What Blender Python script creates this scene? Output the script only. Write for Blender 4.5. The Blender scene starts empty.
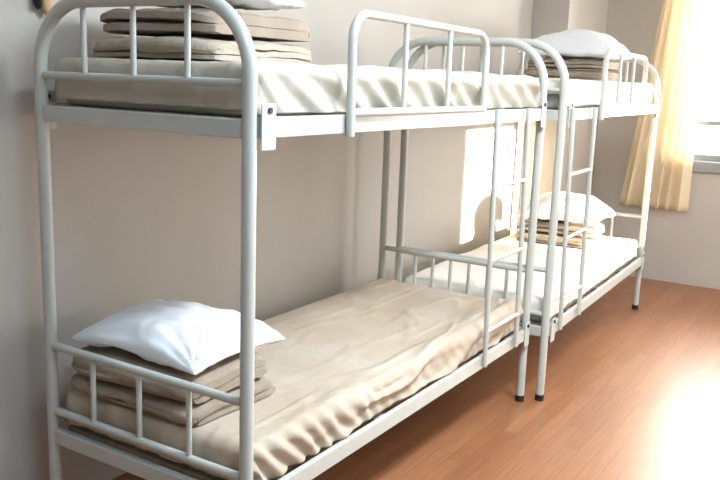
import bpy, math, random
from mathutils import Vector, Matrix, noise
PI = math.pi
SC = bpy.context.scene
COL = SC.collection

# ------------------------------------------------------------------ camera
CAM = Vector((-1.5817, -1.3208, 1.4743))
YAW, PITCH, ROLL, FPX = 1.0108, -0.1921, 0.0359, 832.09
fw = Vector((math.sin(YAW)*math.cos(PITCH), math.cos(YAW)*math.cos(PITCH), math.sin(PITCH)))
r0 = Vector((math.cos(YAW), -math.sin(YAW), 0)); u0 = r0.cross(fw)
cr, sr = math.cos(ROLL), math.sin(ROLL)
rv = cr*r0 + sr*u0; uv = -sr*r0 + cr*u0
cam_d = bpy.data.cameras.new('camera'); cam = bpy.data.objects.new('camera', cam_d); COL.objects.link(cam)
cam.matrix_world = Matrix(((rv.x, uv.x, -fw.x, CAM.x), (rv.y, uv.y, -fw.y, CAM.y), (rv.z, uv.z, -fw.z, CAM.z), (0, 0, 0, 1)))
cam_d.sensor_width = 36; cam_d.lens = FPX*36/720; cam_d.clip_start = 0.02
SC.camera = cam

# ------------------------------------------------------------------ sky, sun, exposure
SC.view_settings.view_transform = 'Standard'; SC.view_settings.look = 'None'
SC.view_settings.exposure = 0.12; SC.view_settings.gamma = 1; SC.view_settings.use_curve_mapping = False
W = bpy.data.worlds.new('overcast_sky'); SC.world = W; W.use_nodes = True
bg = W.node_tree.nodes['Background']; bg.inputs[0].default_value = (1.0, 0.965, 0.91, 1); bg.inputs[1].default_value = 23.0

SUN_EL, SUN_AZ = math.radians(8.5), math.radians(2.0)
sd = Vector((-math.sin(SUN_AZ)*math.cos(SUN_EL), math.cos(SUN_AZ)*math.cos(SUN_EL), -math.sin(SUN_EL)))
sl = bpy.data.lights.new('sun', 'SUN'); sl.energy = 42; sl.color = (1.0, 0.86, 0.66); sl.angle = math.radians(1.2)
so = bpy.data.objects.new('sun', sl); COL.objects.link(so); so.rotation_euler = sd.to_track_quat('-Z', 'Y').to_euler()
so.location = (3.6, -8, 4)

# overhead lights, unseen: one inferred from shadows, a blue one added for wall_left
for lx_, le, lc in ((0.9, 112, (.88, .95, 1.0)), (-.5, 45, (.50, .78, 1.0))):
    ll = bpy.data.lights.new('unseen_overhead_light', 'AREA'); ll.shape = 'RECTANGLE'; ll.size = 1.2; ll.size_y = .5; ll.energy = le; ll.color = lc
    lo = bpy.data.objects.new('unseen_overhead_light', ll); COL.objects.link(lo); lo.location = (lx_, -1.25, 2.68)

# room extents
XN, XF, YR, YL, ZC = -3.6, 5.06, -3.2, 0.92, 2.75
WF = (-2.6, 0.12, 0.955, 2.3)          # far window: y0,y1,z0,z1
WR = [(3.33, 4.38, 0.90, 2.05)]   # side windows opposite the beds: x0,x1,z0,z1
def portal(name, loc, direction, sx, sy):
    l = bpy.data.lights.new(name, 'AREA'); l.shape = 'RECTANGLE'; l.size = sx; l.size_y = sy; l.cycles.is_portal = True
    o = bpy.data.objects.new(name, l); COL.objects.link(o); o.location = loc
    o.rotation_euler = Vector(direction).to_track_quat('-Z', 'Z').to_euler()
portal('daylight_portal', (XF+.14, (WF[0]+WF[1])/2, (WF[2]+WF[3])/2), (-1, 0, 0), WF[1]-WF[0], WF[3]-WF[2])
for w in WR:
    portal('daylight_portal', ((w[0]+w[1])/2, YR-.14, (w[2]+w[3])/2), (0, 1, 0), w[1]-w[0], w[3]-w[2])

# ------------------------------------------------------------------ materials
def s2l(c):
    return tuple(((v/12.92) if v <= .04045 else ((v+.055)/1.055)**2.4) for v in c)
def mat(name, rgb, rough=.6, metal=0., var=.04, scale=12, bump=0., bscale=60, spec=.5, rgb2=None, stretch=(1, 1, 1)):
    m = bpy.data.materials.new(name); m.use_nodes = True; nt = m.node_tree; b = nt.nodes['Principled BSDF']
    b.inputs['Roughness'].default_value = rough; b.inputs['Metallic'].default_value = metal
    b.inputs['Specular IOR Level'].default_value = spec
    tc = nt.nodes.new('ShaderNodeTexCoord'); mp = nt.nodes.new('ShaderNodeMapping'); mp.inputs['Scale'].default_value = stretch
    nt.links.new(tc.outputs['Object'], mp.inputs[0])
    n = nt.nodes.new('ShaderNodeTexNoise'); n.inputs['Scale'].default_value = scale; n.inputs['Detail'].default_value = 4
    nt.links.new(mp.outputs[0], n.inputs['Vector'])
    rp = nt.nodes.new('ShaderNodeValToRGB'); a = s2l(rgb)
    c2 = s2l(rgb2) if rgb2 else tuple(max(0, v*(1-2.2*var)) for v in a)
    rp.color_ramp.elements[0].position = .35; rp.color_ramp.elements[1].position = .65
    rp.color_ramp.elements[0].color = (*c2, 1); rp.color_ramp.elements[1].color = (*a, 1)
    nt.links.new(n.outputs['Fac'], rp.inputs[0]); nt.links.new(rp.outputs[0], b.inputs['Base Color'])
    if bump:
        n2 = nt.nodes.new('ShaderNodeTexNoise'); n2.inputs['Scale'].default_value = bscale; n2.inputs['Detail'].default_value = 3
        nt.links.new(mp.outputs[0], n2.inputs['Vector'])
        bp = nt.nodes.new('ShaderNodeBump'); bp.inputs['Strength'].default_value = bump; bp.inputs['Distance'].default_value = .01
        nt.links.new(n2.outputs['Fac'], bp.inputs['Height']); nt.links.new(bp.outputs[0], b.inputs['Normal'])
    return m
M = {}
M['wall'] = mat('wall_paint', (.715, .695, .67), .85, var=.015, scale=3, bump=.05, bscale=120, spec=.2)
M['ceil'] = mat('ceiling_paint', (.82, .82, .82), .9, var=.01, spec=.2)
M['steel'] = mat('white_powder_coat', (.73, .74, .715), .32, var=.02, scale=20)
M['rubber'] = mat('black_rubber', (.10, .09, .09), .7)
M['bolt'] = mat('dark_bolt', (.20, .20, .20), .4, metal=.8)
M['board'] = mat('plywood', (.64, .60, .54), .7, var=.12, scale=6, stretch=(1, 8, 8))
M['mattress'] = mat('mattress_ticking', (.72, .70, .66), .9, var=.04, bump=.15, bscale=200, spec=.1)
M['sheet_tan'] = mat('tan_cotton', (.735, .69, .635), .92, rgb2=(.70, .635, .56), scale=3.5, bump=.2, bscale=40, spec=.1)
M['sheet_cream'] = mat('cream_cotton', (.73, .705, .655), .92, var=.03, scale=5, bump=.2, bscale=40, spec=.1)
M['sheet_lit'] = mat('lit_cotton', (.90, .885, .86), .92, var=.02, scale=5, bump=.2, bscale=40, spec=.1)  # near-white colour stands in for strong daylight on the farther bed
M['blanket'] = mat('tan_blanket', (.63, .575, .515), .95, var=.06, scale=14, bump=.3, bscale=90, spec=.1)
M['blanket_pale'] = mat('pale_blanket', (.70, .655, .595), .95, var=.06, scale=14, bump=.3, bscale=90, spec=.1)
M['pillow'] = mat('white_pillowcase', (.90, .915, .935), .9, var=.015, scale=6, bump=.12, bscale=30, spec=.1)
M['alu'] = mat('grey_aluminium', (.56, .58, .60), .45, metal=.3, var=.03)
M['tan_bag'] = mat('tan_leather', (.82, .66, .48), .6, var=.08)
M['black'] = mat('black_fabric', (.12, .12, .13), .8)

def floor_mat():
    m = bpy.data.materials.new('wood_laminate'); m.use_nodes = True; nt = m.node_tree; b = nt.nodes['Principled BSDF']
    tc = nt.nodes.new('ShaderNodeTexCoord')
    br = nt.nodes.new('ShaderNodeTexBrick'); br.inputs['Scale'].default_value = 1; br.offset = .37
    br.inputs['Brick Width'].default_value = .62; br.inputs['Row Height'].default_value = .068; br.inputs['Mortar Size'].default_value = .0012
    br.inputs['Mortar Smooth'].default_value = .3
    br.inputs['Color1'].default_value = (*s2l((.615, .425, .30)), 1); br.inputs['Color2'].default_value = (*s2l((.555, .372, .26)), 1)
    br.inputs['Mortar'].default_value = (*s2l((.46, .31, .215)), 1)
    nt.links.new(tc.outputs['Object'], br.inputs['Vector'])
    mp = nt.nodes.new('ShaderNodeMapping'); mp.inputs['Scale'].default_value = (1.2, 22, 1); nt.links.new(tc.outputs['Object'], mp.inputs[0])
    n = nt.nodes.new('ShaderNodeTexNoise'); n.inputs['Scale'].default_value = 3.2; n.inputs['Detail'].default_value = 6; n.inputs['Roughness'].default_value = .65
    nt.links.new(mp.outputs[0], n.inputs['Vector'])
    rp = nt.nodes.new('ShaderNodeValToRGB'); rp.color_ramp.elements[0].position = .3; rp.color_ramp.elements[1].position = .7
    rp.color_ramp.elements[0].color = (.72, .68, .64, 1); rp.color_ramp.elements[1].color = (1.18, 1.12, 1.08, 1)
    nt.links.new(n.outputs['Fac'], rp.inputs[0])
    mx = nt.nodes.new('ShaderNodeMix'); mx.data_type = 'RGBA'; mx.blend_type = 'MULTIPLY'; mx.inputs[0].default_value = .8
    nt.links.new(br.outputs['Color'], mx.inputs[6]); nt.links.new(rp.outputs[0], mx.inputs[7])
    nt.links.new(mx.outputs[2], b.inputs['Base Color'])
    b.inputs['Roughness'].default_value = .34; b.inputs['Specular IOR Level'].default_value = .6
    bp = nt.nodes.new('ShaderNodeBump'); bp.inputs['Strength'].default_value = .08; bp.inputs['Distance'].default_value = .004
    nt.links.new(n.outputs['Fac'], bp.inputs['Height']); nt.links.new(bp.outputs[0], b.inputs['Normal'])
    return m
M['floor'] = floor_mat()
def glass_mat():
    m = bpy.data.materials.new('window_glass'); m.use_nodes = True; nt = m.node_tree; nt.nodes.remove(nt.nodes['Principled BSDF'])
    t = nt.nodes.new('ShaderNodeBsdfTransparent'); t.inputs[0].default_value = (.97, .98, .98, 1)
    g = nt.nodes.new('ShaderNodeBsdfGlossy'); g.inputs['Roughness'].default_value = .02
    f = nt.nodes.new('ShaderNodeFresnel'); f.inputs[0].default_value = 1.25
    mx = nt.nodes.new('ShaderNodeMixShader'); nt.links.new(f.outputs[0], mx.inputs[0]); nt.links.new(t.outputs[0], mx.inputs[1]); nt.links.new(g.outputs[0], mx.inputs[2])
    nt.links.new(mx.outputs[0], nt.nodes['Material Output'].inputs[0]); return m
M['glass'] = glass_mat()
def curtain_mat():
    m = bpy.data.materials.new('cream_curtain_cloth'); m.use_nodes = True; nt = m.node_tree; b = nt.nodes['Principled BSDF']
    b.inputs['Base Color'].default_value = (*s2l((.96, .92, .84)), 1); b.inputs['Roughness'].default_value = .9; b.inputs['Specular IOR Level'].default_value = .1
    t = nt.nodes.new('ShaderNodeBsdfTranslucent'); t.inputs[0].default_value = (*s2l((1.0, .955, .86)), 1)
    mx = nt.nodes.new('ShaderNodeMixShader'); mx.inputs[0].default_value = .5
    nt.links.new(b.outputs[0], mx.inputs[1]); nt.links.new(t.outputs[0], mx.inputs[2]); nt.links.new(mx.outputs[0], nt.nodes['Material Output'].inputs[0])
    return m
M['curtain'] = curtain_mat()

# ------------------------------------------------------------------ helpers
class MB:
    def __init__(s): s.v = []; s.f = []
    def add(s, v, f):
        k = len(s.v); s.v += [tuple(p) for p in v]; s.f += [tuple(i+k for i in q) for q in f]; return s
    def box(s, x0, x1, y0, y1, z0, z1):
        return s.add([(x0, y0, z0), (x1, y0, z0), (x1, y1, z0), (x0, y1, z0), (x0, y0, z1), (x1, y0, z1), (x1, y1, z1), (x0, y1, z1)],
                     [(0, 3, 2, 1), (4, 5, 6, 7), (0, 1, 5, 4), (1, 2, 6, 5), (2, 3, 7, 6), (3, 0, 4, 7)])
    def tube(s, path, r, n=14):
        P = [Vector(p) for p in path]; rings = []
        T = []
        for i in range(len(P)):
            a = P[max(i-1, 0)]; b = P[min(i+1, len(P)-1)]; T.append((b-a).normalized())
        N = T[0].orthogonal().normalized()
        V = []
        for i, p in enumerate(P):
            if i: N = (N - T[i]*N.dot(T[i])).normalized()
            B = T[i].cross(N)
            V += [p + r*(math.cos(2*PI*k/n)*N + math.sin(2*PI*k/n)*B) for k in range(n)]
        F = [(i*n+k, i*n+(k+1) % n, (i+1)*n+(k+1) % n, (i+1)*n+k) for i in range(len(P)-1) for k in range(n)]
        F += [tuple(range(n))[::-1], tuple((len(P)-1)*n+k for k in range(n))]
        return s.add(V, F)
    def build(s, name, m, parent=None, smooth=False, bevel=0., loc=None):
        me = bpy.data.meshes.new(name); me.from_pydata(s.v, [], s.f); me.update(); me.materials.append(M[m])
        if smooth: 
            for p in me.polygons: p.use_smooth = True
            me.set_sharp_from_angle(angle=math.radians(50))
        o = bpy.data.objects.new(name, me); COL.objects.link(o)
        if parent: o.parent = parent
        if loc: o.location = loc
        if bevel:
            b = o.modifiers.new('bevel', 'BEVEL'); b.width = bevel; b.segments = 2; b.limit_method = 'ANGLE'
        return o
def fillet(pts, rad, n=10):
    pts = [Vector(p) for p in pts]; out = [pts[0]]
    for i in range(1, len(pts)-1):
        a, b, c = pts[i-1], pts[i], pts[i+1]; d1 = (a-b).normalized(); d2 = (c-b).normalized()
        ang = d1.angle(d2); t = rad/math.tan(ang/2); p1 = b+d1*t; p2 = b+d2*t
        ctr = b + (d1+d2).normalized()*(rad/math.sin(ang/2)); v1 = p1-ctr; v2 = p2-ctr
        tot = v1.angle(v2); ax = v1.cross(v2).normalized()
        for k in range(n+1): out.append(ctr + Matrix.Rotation(tot*k/n, 3, ax) @ v1)
    out.append(pts[-1]); return out
def tag(o, label, cat, group=None):
    o['label'] = label; o['category'] = cat
    if group: o['group'] = group
    return o
def empty(name, loc, rz=0):
    o = bpy.data.objects.new(name, None); COL.objects.link(o); o.location = loc; o.rotation_euler = (0, 0, rz); o.empty_display_size = .1; return o
def struct(o): o['kind'] = 'structure'; return o
def N3(x, y, z): return noise.noise(Vector((x, y, z)))

# ------------------------------------------------------------------ the room
struct(MB().box(XN-.15, XF+.15, YR-.15, YL+.15, -.1, 0).build('floor', 'floor'))
struct(MB().box(XN-.15, XF+.15, YR-.15, YL+.15, ZC, ZC+.1).build('ceiling', 'ceil'))
struct(MB().box(XN-.15, XF+.15, YL, YL+.15, 0, ZC).build('wall_left', 'wall'))
struct(MB().box(XN-.15, XN, YR, YL, 0, ZC).build('wall_near', 'wall'))
b = MB()
b.box(XF, XF+.15, WF[1], YL, 0, ZC); b.box(XF, XF+.15, YR-.15, WF[0], 0, ZC)
b.box(XF, XF+.15, WF[0], WF[1], 0, WF[2]); b.box(XF, XF+.15, WF[0], WF[1], WF[3], ZC)
struct(b.build('wall_far', 'wall'))
b = MB(); xs = sorted(WR); cur = XN-.15
for w in xs:
    b.box(cur, w[0], YR-.15, YR, 0, ZC); b.box(w[0], w[1], YR-.15, YR, 0, w[2]); b.box(w[0], w[1], YR-.15, YR, w[3], ZC); cur = w[1]
b.box(cur, XF, YR-.15, YR, 0, ZC)
struct(b.build('wall_right', 'wall'))
struct(MB().box(4.17, XF, .655, YL, 0, ZC).build('wall_pillar', 'wall', bevel=.006))

def window(name, along, at, a0, a1, z0, z1, nm, ztr, sign):
    """aluminium sliding window: frame, sill, panes"""
    def bx(mb, a, b_, d0, d1, za, zb):
        if along == 'y': mb.box(min(at+sign*d0, at+sign*d1), max(at+sign*d0, at+sign*d1), a, b_, za, zb)
        else: mb.box(a, b_, min(at+sign*d0, at+sign*d1), max(at+sign*d0, at+sign*d1), za, zb)
    f = MB(); t = .045
    bx(f, a0, a1, .05, .11, z0, z0+t); bx(f, a0, a1, .05, .11, z1-t, z1)
    bx(f, a0, a0+t, .05, .11, z0+t, z1-t); bx(f, a1-t, a1, .05, .11, z0+t, z1-t)
    bx(f, a0+t, a1-t, .055, .105, ztr-.018, ztr+.018)
    for k in range(1, nm): 
        c = a0+(a1-a0)*(k/nm if nm > 2 else .29); bx(f, c-.022, c+.022, .056, .104, z0+t, ztr-.018); bx(f, c-.022, c+.022, .056, .104, ztr+.018, z1-t)
    o = struct(f.build(name, 'alu', bevel=.003))
    s = MB(); bx(s, a0-.02, a1+.02, -.03, .15, z0-.085, z0-.001); s.build('window_sill', 'alu', o, bevel=.006)
    g = MB(); bx(g, a0+t, a1-t, .078, .082, z0+t, z1-t); g.build('pane', 'glass', o)
    return o
w1 = window('window_1', 'y', XF, *WF[:2], WF[2], WF[3], 3, 1.235, 1)
rod = MB().tube([(XF-.075, -2.7, 2.44), (XF-.075, .5, 2.44)], .012)
for y in (-2.6, -1.1, .42): rod.box(XF-.07, XF-.0005, y-.01, y+.01, 2.43, 2.45)
rod.build('curtain_rail', 'alu', w1, smooth=True)
for i, w in enumerate(WR):
    window('window_%d' % (i+2), 'x', YR, w[0], w[1], w[2], w[3], 2, 1.9, -1)

# cream curtain gathered at the left end of the far window
def curtain():
    V = []; F = []; nu, nv = 150, 40
    for j in range(nv+1):
        t = j/nv; z = 2.43 + (.575-2.43)*t
        yl = .20 + .20*t**1.1; yr = -.10 - .005*t
        for i in range(nu+1):
            u = i/nu; y = yl+(yr-yl)*u
            ph = u*5.2*2*PI + 1.6*math.sin(3*u*PI) + .5*N3(u*4, t*1.5, 3)
            A = .017+.014*t
            x = XF-.075 + A*math.sin(ph) + .008*N3(u*9, t*3, 1)
            V.append((x, y + .010*math.cos(ph)*t, z - .025*u*0 + .006*N3(u*6, 0, 7)*t))
    for j in range(nv):
        for i in range(nu):
            a = j*(nu+1)+i; F.append((a, a+1, a+nu+2, a+nu+1))
    o = MB().add(V, F).build('curtain', 'curtain', smooth=True)
    s = o.modifiers.new('thickness', 'SOLIDIFY'); s.thickness = .0025
    tag(o, 'cream curtain gathered at the left edge of the bright window', 'curtain')
curtain()

# ------------------------------------------------------------------ bunk beds
L, BW = 2.0, 0.785
ZLO, ZUP = 0.315, 1.32         # underside of the lower and the upper side rails
def make_bed(name, loc, rz, label, guard, ladder):
    root = empty(name, loc, rz); tag(root, label, 'bunk bed', 'white steel bunk beds along the wall')
    R = .0188; YB = BW
    for xe, sgn in ((0, 1), (L, -1)):
        pth = fillet([(xe, 0, .012), (xe, 0, 1.656), (xe, YB, 1.656), (xe, YB, .012)], .185, 14)
        ef = MB().tube(pth, R, 18).build('end_frame', 'steel', root, smooth=True)
        for z, r in ((1.452, .0105), (.632, .0125), (.42, .0125)):
            MB().tube([(xe, .012, z), (xe, YB-.012, z)], r).build('crossbar', 'steel', ef, smooth=True)
        for z0, z1 in ((1.452, None), (.42, .632)):
            for y in (.205, .40, .595):
                MB().tube([(xe, y, z0), (xe, y, z1 if z1 else 1.65)], .0085, 10).build('bar', 'steel', ef, smooth=True)
        for z0 in (ZLO, ZUP):
            MB().box(xe-.012, xe+.012, .015, YB-.015, z0-.002, z0+.045).build('end_beam', 'steel', ef, bevel=.003)
        for y in (0, YB):
            MB().tube([(xe, y, 0), (xe, y, .012), (xe, y, .03)], R+.002, 14).build('foot_cap', 'rubber', ef, smooth=True)
    for z0 in (ZLO, ZUP):
        for y0, y1, s in ((-.024, -.004, -1), (YB+.004, YB+.024, 1)):
            rl = MB(); rl.box(.017, L-.017, y0, y1, z0, z0+.052)
            ly = (y1, y1+.03) if s < 0 else (y0-.03, y0); rl.box(.03, L-.03, ly[0], ly[1], z0, z0+.004)
            rl = rl.build('side_rail', 'steel', root, bevel=.003)
            yf0, yf1 = (y0-.005, y0-.0005) if s < 0 else (y1+.0005, y1+.005)
            for xe, d in ((0, 1), (L, -1)):
                xa, xb = sorted((xe+d*.012, xe+d*.068))
                MB().box(xa, xb, yf0, yf1, z0-.03, z0+.085).build('bracket', 'steel', rl, bevel=.004)
                xc = xe+d*.042; yb = yf0 if s < 0 else yf1
                for zz in (z0+.068,):
                    MB().tube([(xc, yb-.005, zz), (xc, yb+.003, zz)], .008, 10).build('bolt', 'bolt', rl, smooth=True)
        bb = MB(); bb.box(.03, L-.03, .03, YB-.03, z0+.034, z0+.046)
        for k in range(7): 
            x = .16+k*.28; bb.box(x-.03, x+.03, .004, YB-.004, z0+.012, z0+.034)
        bb.build('bed_base', 'board', root)
    # guard rail hooked over the upper front rail
    g0, g1 = guard; yg = -.036; zb = ZUP+.052+.006
    gp = fillet([(g0, yg, ZUP-.008), (g0-.004, yg, 1.652), (g1-.004, yg, 1.645), (g1, yg, ZUP+.05)], .075, 10)
    gr = MB().tube(gp, .0125).build('guard_rail', 'steel', root, smooth=True)
    MB().tube([(g0, yg, zb), (g1, yg, zb)], .0125).build('guard_crossbar', 'steel', gr, smooth=True)
    for k in (1, 2):
        x = g0+(g1-g0)*k/3; MB().tube([(x, yg, zb), (x-.004, yg, 1.648)], .0085, 10).build('bar', 'steel', gr, smooth=True)
    # ladder
    a0, a1 = ladder[0]; b0, b1 = ladder[1]; yl = -.038
    def lx(a, b, z): return a+(b-a)*(1.42-z)/(1.42-.33)
    lad = MB()
    for p in ((a0, a1), (b0, b1)):
        lad.tube([(p[0], yl, 1.376), (p[1], yl, .33)], .0108)
    lad = lad.build('ladder', 'steel', root, smooth=True)
    for z in (.48, .775, 1.075):
        MB().tube([(lx(a0, a1, z)+.004, yl, z), (lx(b0, b1, z)-.004, yl, z)], .0098, 12).build('rung', 'steel', lad, smooth=True)
    return root
B2 = (2.067, -0.0732, 0.033)
make_bed('bunk_bed', (0, 0, 0), 0, 'nearest white steel bunk bed, its arched end frame at the left of the picture', (.395, 1.292), ((1.425, 1.462), (1.748, 1.795)))
make_bed('bunk_bed', (B2[0], B2[1], 0), B2[2], 'farther white steel bunk bed standing next to the curtain and window', (.525, 1.43), ((.03, .115), (.395, .425)))

# ------------------------------------------------------------------ mattresses and sheets
def T2(x, y, z):
    c, s = math.cos(B2[2]), math.sin(B2[2]); return (B2[0]+c*x-s*y, B2[1]+s*x+c*y, z)
def rounded_slab(hx, hy, z0, z1, r, n=5):
    """mattress body: rounded rectangle with rounded edges and a seam line"""
    V = []; F = []; prof = []
    for k in range(n+1): a = -PI/2+PI/2*k/n; prof.append((r-r*math.cos(a), z0+r+r*math.sin(a)))
    for k in range(n+1): a = PI/2*k/n; prof.append((r-r*math.cos(a), z1-r+r*math.sin(a)))
    cr_, m = .045, 6; rings = []
    for ins, z in prof:
        ring = []
        for cx, cy, a0 in ((hx, hy, 0), (-hx, hy, PI/2), (-hx, -hy, PI), (hx, -hy, 3*PI/2)):
            sx, sy = (1 if cx > 0 else -1), (1 if cy > 0 else -1)
            for k in range(m+1):
                a = a0+PI/2*k/m; rr = max(cr_-ins, .004)
                ring.append((sx*(hx-cr_)+rr*math.cos(a), sy*(hy-cr_)+rr*math.sin(a), z))
        rings.append(ring)
    n1 = len(rings[0])
    for rg in rings: V += rg
    for i in range(len(rings)-1):
        for k in range(n1): F.append((i*n1+k, i*n1+(k+1) % n1, (i+1)*n1+(k+1) % n1, (i+1)*n1+k))
    F += [tuple(range(n1))[::-1], tuple((len(rings)-1)*n1+k for k in range(n1))]
    return MB().add(V, F)
def drape(name, hx, hy, top, r, over, wr, m, zmin, flat, thick=.0035, nx=300, ny=120):
    """cloth laid over a slab: over = (x-, x+, y-, y+) hanging lengths"""
    V = []; F = []
    A = [-hx-over[0]+(2*hx+over[0]+over[1])*i/nx for i in range(nx+1)]
    tb = 2*hy+over[2]+over[3]; nf = int(ny*.5)                       # finer towards the hanging front edge
    Bv = [-hy-over[2]+.24*j/nf for j in range(nf)]+[-hy-over[2]+.24+(tb-.24)*j/(ny-nf) for j in range(ny-nf+1)]
    for b_ in Bv:
        for a in A:
            ax = max(-hx+r, min(hx-r, a)); ay = max(-hy+r, min(hy-r, b_)); ox, oy = a-ax, b_-ay; o = math.hypot(ox, oy)
            if o > 1e-9: dx, dy = ox/o, oy/o
            else: dx = dy = 0
            if o < r*PI/2: ang = o/r; out = r*math.sin(ang); dn = r*(1-math.cos(ang))
            else: ang = PI/2; out = r; dn = r+o-r*PI/2
            p = Vector((ax+dx*out, ay+dy*out, top-dn)); nrm = Vector((dx*math.sin(ang), dy*math.sin(ang), math.cos(ang)))
            d, tz = wr(p.x, p.y, dn, dx, dy, a, b_)
            fx, fy = abs(p.x-flat[0])-flat[2], abs(p.y-flat[1])-flat[3]
            if dn < .004: d *= max(.12, min(1, max(fx, fy)/.05))          # pressed flat under the blanket stack
            p = p+nrm*d; p.z = max(p.z+tz, zmin)
            V.append(p)
    for j in range(ny):
        for i in range(nx):
            a = j*(nx+1)+i; F.append((a, a+1, a+nx+2, a+nx+1))
    o = MB().add(V, F).build(name, m, smooth=True)
    s = o.modifiers.new('thickness', 'SOLIDIFY'); s.thickness = thick; s.offset = 1
    return o
def wr_gather(seed, front_amp, n_freq, top_amp, diag=0., swag=0.):
    def f(x, y, dn, dx, dy, a, b_):
        n1 = N3(x*2.2+seed, y*5, seed)*.5+N3(x*5+seed, y*11, seed+4)*.3
        d = top_amp*(max(0, .5+n1))
        c = N3(x*1.3+y*2+seed, y*7-x*1.1, seed+9); d += top_amp*.6*max(0, 1-abs(c)*9)      # long soft creases
        c = N3(x*2.1-y*1.5+seed, y*4+x*1.7, seed+19); d += top_amp*.5*max(0, 1-abs(c)*11)
        side = min(1, dn/.03)
        e = b_+.36
        near = math.exp(-max(0, e)**2/.0040)
        if b_ < -.2:
            # tight gathers where the elastic pulls, wide swags elsewhere
            q = max(0, min(1, (.5+1.5*N3(a*1.3+seed, 5, seed+2)) if not swag else (1.25-(a+.95)/.55)))
            ph = (a+diag*b_)*n_freq*2*PI + 2.4*N3(a*5, seed, 2)+.8*N3(a*11, b_*6, 2)
            g = (1-abs(math.sin(ph/2))**1.6)*(.55+.9*abs(N3(a*8, 1, seed)))
            d += front_amp*g*near*(.3+.7*side)*((.08 if swag else .3)+.7*q)
            if swag:
                h = N3(a*2.6+b_*5, b_*9-a*1.6, seed+31); r2 = max(0, 1-abs(h)*2.6)
                d += swag*r2*r2*(3-2*r2)*near*(1-q)*(.6+.4*side)
                d += swag*.6*near*(1-q)*(.5+.5*N3(a*2.5, 3, seed))*(1-.4*side)
        elif side > 0: d += .006*side*(.5+.5*math.sin(b_*60+2*N3(b_*5, seed, 1)))
        tz = 0
        if dy < -.5: tz = .010*N3(a*3, seed, 8)*min(1, dn/.05)
        if b_ < -.2: d -= .009*near*side
        return min(.030, max(-.006, d)), tz
    return f
def bedding(flat, tf, rz, z0, top, lab_m, lab_s, smat, wr, over, names=('mattress', 'bed_sheet')):
    c = tf(L/2, BW/2, 0)
    hx, hy = L/2-.034, BW/2-.012
    m = rounded_slab(hx-.010, hy-.010, z0, top-.006, .02).build('mattress', 'mattress', smooth=True)
    m.location = c; m.rotation_euler = (0, 0, rz); tag(m, lab_m, 'mattress', 'mattresses on the bunks')
    s = drape('bed_sheet', hx, hy, top-.004, .03, over, wr, smat, z0+.0105, (flat[0]-L/2, flat[1]-BW/2, flat[2], flat[3])); s.location = c; s.rotation_euler = (0, 0, rz)
    tag(s, lab_s, 'bed sheet', 'sheets on the bunks')
I1 = lambda x, y, z: (x, y, z)
ZM0, ZM1 = ZLO+.0465, ZUP+.0465
bedding((.22,.49,.21,.28), I1, 0, ZM0, .482, 'mattress on the lower bunk of the nearest bed, pale side showing under its tan sheet',
        'tan bed sheet with ruffled front edge on the lower bunk of the nearest bed', 'sheet_tan', wr_gather(1.3, .042, 13, .007, 1.0, .020), (.085, .05, .100, .07))
bedding((.36,.48,.27,.25), I1, 0, ZM1, 1.502, 'mattress on the upper bunk of the nearest bed, behind the long guard rail',
        'cream bed sheet hanging in folds over the upper bunk of the nearest bed', 'sheet_cream', wr_gather(7.7, .034, 6.5, .005, 1.5), (.10, .06, .108, .08))
bedding((1.6,.42,.22,.26), T2, B2[2], ZM0, .482, 'mattress on the lower bunk of the farther bed, bright in the window light',
        'sunlit pale bed sheet on the lower bunk of the farther bed', 'sheet_lit', wr_gather(3.1, .008, 9, .005), (.06, .05, .085, .07))
bedding((1.55,.42,.24,.26), T2, B2[2], ZM1, 1.502, 'mattress on the upper bunk of the farther bed, beneath the pillow by the curtain',
        'pale bed sheet on the upper bunk of the farther bed', 'sheet_lit', wr_gather(5.2, .008, 9, .004), (.05, .06, .102, .08))

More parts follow.
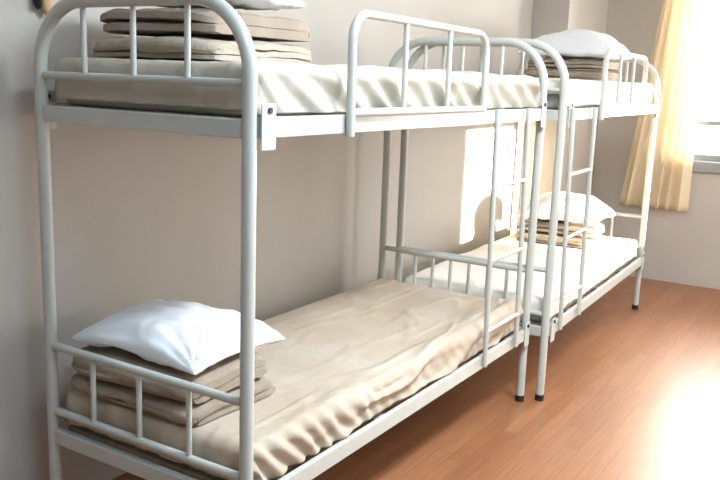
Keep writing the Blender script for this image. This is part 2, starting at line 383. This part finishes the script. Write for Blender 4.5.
# ------------------------------------------------------------------ folded blankets and pillows
def blanket(loc, rz, lx, ly, n, t, m, label, seed, group='folded blankets on the bunks', skew=.0):
    """one blanket folded n times: a serpentine ribbon, folds at +-x, layered ends at +-y"""
    pts = []; h = lx/2; K = 16
    for i in range(n):
        z = t*(i+.5); s = 1 if i % 2 == 0 else -1
        ext = h - .012*abs(N3(i*3.1, seed, 1))
        for k in range(K+1): pts.append((s*(-h+t/2+(2*h-t)*k/K), z))
        if i < n-1:
            for k in range(1, 8):
                a = -PI/2+PI*k/8; pts.append((s*(h-t/2+t*.5*math.cos(a)*(.5+.5*abs(N3(i, seed, 4)))), t*(i+1)+t*.5*math.sin(a)))
    hw = t*.5*.94; Lf = []; Rt = []
    for i in range(len(pts)):
        a = pts[max(i-1, 0)]; b_ = pts[min(i+1, len(pts)-1)]; d = Vector((b_[0]-a[0], b_[1]-a[1])).normalized(); nx_, nz = -d.y, d.x
        hh = hw*(1 if 0 < i < len(pts)-1 else .55)
        Lf.append((pts[i][0]+nx_*hh, pts[i][1]+nz*hh)); Rt.append((pts[i][0]-nx_*hh, pts[i][1]-nz*hh))
    loop = Lf + Rt[::-1]; NL = len(loop); MJ = 26; V = []; F = []; tot = n*t
    for j in range(MJ+1):
        v = -1+2*j/MJ
        e = 1-max(0, (abs(v)-.93)/.07)**2*.22          # rounded ends
        for k, (x, z) in enumerate(loop):
            lay = int(min(n-1, max(0, z/t)))
            zc = t*(lay+.5); zz = zc+(z-zc)*e
            yy = v*ly/2*(1+.03*N3(lay*2.3, seed, v)) + .016*N3(lay*5.1, x*4, seed)*abs(v)
            sag = -.012*max(0, (abs(v)-.6)/.4)**2*(zc/tot) - .010*max(0, (abs(x)/h-.6)/.4)**2*(zc/tot)
            w = .004*N3(x*9+seed, yy*9, z*6)+.0035*N3(x*19, yy*23, seed)
            x = x*(1-.11*max(0, (abs(v)-.72)/.28)**2.2); yy *= 1-.07*max(0, (abs(x)/h-.7)/.3)**2
            zz += .005*N3(x*5, yy*7, lay*3.3+seed)*min(1, zc/t-.4)
            V.append((x+skew*zc+.020*N3(yy*6, lay*1.7, seed)*abs(x)/h, yy, max(.001, zz+sag+w*min(1, zc/t))))
    for j in range(MJ):
        for k in range(NL):
            F.append((j*NL+k, j*NL+(k+1) % NL, (j+1)*NL+(k+1) % NL, (j+1)*NL+k))
    Kp = len(pts)
    for j, rev in ((0, False), (MJ, True)):
        for k in range(Kp-1):
            q = (j*NL+k, j*NL+NL-1-k, j*NL+NL-2-k, j*NL+k+1); F.append(q[::-1] if rev else q)
    o = MB().add(V, F).build('folded_blanket', m, smooth=True); o.location = loc; o.rotation_euler = (0, 0, rz)
    tag(o, label, 'blanket', group); return o
def pillow(loc, rot, hx, hy, ht, hb, label, seed, m='pillow', droop=0.):
    n = 56; V = []; F = []; idx = {}
    for side in (1, -1):
        for j in range(n+1):
            for i in range(n+1):
                u = -1+2*i/n; v = -1+2*j/n
                edge = i in (0, n) or j in (0, n)
                if edge and side < 0: idx[(side, i, j)] = idx[(1, i, j)]; continue
                u2 = math.copysign(1-(1-abs(u))**1.35, u); v2 = math.copysign(1-(1-abs(v))**1.35, v)
                k = .055
                x = hx*u2*(1-k*(1-v2*v2)); y = hy*v2*(1-k*(1-u2*u2))
                g = max(0, (1-u2*u2))**.42*max(0, (1-v2*v2))**.42
                z = side*(ht if side > 0 else hb)*g
                ra = math.atan2(abs(v2)-1.0, abs(u2)-1.0)
                cr_ = (1-g)*g*4
                z += side*(.015*N3(u*2.3+seed, v*2.3, seed)+.006*N3(u*5+seed, v*5, seed+3))*min(1, g*2.5)
                z += .007*math.sin(ra*16+seed)*cr_*max(0, (abs(u2*v2))**.7)
                z -= .006*max(0, 1-abs(N3(u*1.8+seed*2, v*1.8, 8))*8)*g
                z -= droop*(u2*u2+v2*v2)
                idx[(side, i, j)] = len(V); V.append((x, y, z))
        for j in range(n):
            for i in range(n):
                q = (idx[(side, i, j)], idx[(side, i+1, j)], idx[(side, i+1, j+1)], idx[(side, i, j+1)])
                F.append(q if side > 0 else q[::-1])
    o = MB().add(V, F).build('pillow', m, smooth=True); o.location = loc; o.rotation_euler = rot
    tag(o, label, 'pillow', 'white pillows on the bunks'); return o

ZS, ZSU = .487, 1.507
# nearest bed, lower bunk
blanket((.225, .49, ZS), 0, .40, .54, 3, .018, 'blanket', 'thin tan folded blanket at the bottom of the stack on the nearest lower bunk', 2.2)
blanket((.222, .50, ZS+.061), PI+.02, .375, .53, 2, .035, 'blanket', 'thick tan folded blanket directly under the near white pillow on the lower bunk', 5.5)
pillow((.262, .495, ZS+.180), (.0, .0, .0), .208, .262, .082, .035, 'white pillow in front, on the blanket stack of the nearest lower bunk', 1.0, droop=.012)
# nearest bed, upper bunk
blanket((.36, .48, ZSU), .03, .52, .48, 3, .021, 'blanket_pale', 'pale tan folded blanket lowest in the stack on the nearest upper bunk', 8.1)
blanket((.37, .485, ZSU+.072), -.02, .50, .46, 2, .036, 'blanket', 'tan folded blanket topmost in the stack on the nearest upper bunk', 9.4)
pillow((.35, .47, ZSU+.206), (0, 0, .05), .19, .24, .08, .045, 'white pillow cut off by the top of the picture, on the nearest upper bunk', 3.0, droop=.015)
# farther bed, lower bunk
blanket(T2(1.55, .42, ZS), B2[2], .38, .50, 3, .020, 'blanket', 'tan folded blanket at the bottom of the stack on the farther lower bunk', 4.2)
blanket(T2(1.55, .42, ZS+.068), B2[2]+.03, .36, .48, 2, .030, 'blanket', 'tan folded blanket directly under the pillow on the farther lower bunk', 6.3)
pillow(T2(1.60, .41, ZS+.190), (0, 0, B2[2]), .25, .26, .125, .040, 'white pillow in sunlight on the farther lower bunk', 5.0, droop=.015)
# farther bed, upper bunk
blanket(T2(1.55, .42, ZSU), B2[2], .46, .50, 3, .021, 'blanket', 'tan folded blanket lowest in the stack on the farther upper bunk', 3.7)
blanket(T2(1.55, .42, ZSU+.072), B2[2]-.03, .44, .48, 2, .026, 'blanket', 'tan folded blanket directly under the pillow on the farther upper bunk', 7.9)
pillow(T2(1.56, .42, ZSU+.182), (0, 0, B2[2]), .26, .29, .125, .045, 'white pillow on the farther upper bunk beside the curtain top', 7.0, droop=.015)

# small pouch on a wall hook behind the near end frame
def pouch():
    root = empty('hanging_pouch', (.10, YL-.001, 1.78)); tag(root, 'small tan and black pouch on the wall at the top left corner of the picture', 'pouch')
    MB().tube(fillet([(0, 0, 0), (0, -.03, -.005), (0, -.034, .02)], .006, 4), .004, 8).build('hook', 'alu', root, smooth=True)
    MB().tube([(-.012, -.022, -.075), (-.006, -.023, -.03), (0, -.024, .0005), (.008, -.023, -.03), (.016, -.022, -.075)], .003, 8).build('strap', 'black', root, smooth=True)
    for nm, x0, x1, zb, m in (('pouch_body', -.006, .032, -.152, 'tan_bag'), ('pouch_side', -.026, -.007, -.138, 'black')):
        V = []; F = []; n = 16; K = 8
        for j in range(K+1):
            t = j/K; z = -.07+(zb+.07)*t; g = math.sqrt(max(.02, 1-max(0, (t-.55)/.45)**2))*(.8+.2*min(1, t*4))
            for k in range(n):
                a = 2*PI*k/n; V.append(((x0+x1)/2+(x1-x0)/2*g*math.cos(a), -.022+.016*g*math.sin(a), z))
        F = [(j*n+k, j*n+(k+1) % n, (j+1)*n+(k+1) % n, (j+1)*n+k) for j in range(K) for k in range(n)]
        F += [tuple(range(n)), tuple(K*n+k for k in range(n))[::-1]]
        MB().add(V, F).build(nm, m, root, smooth=True)
pouch()
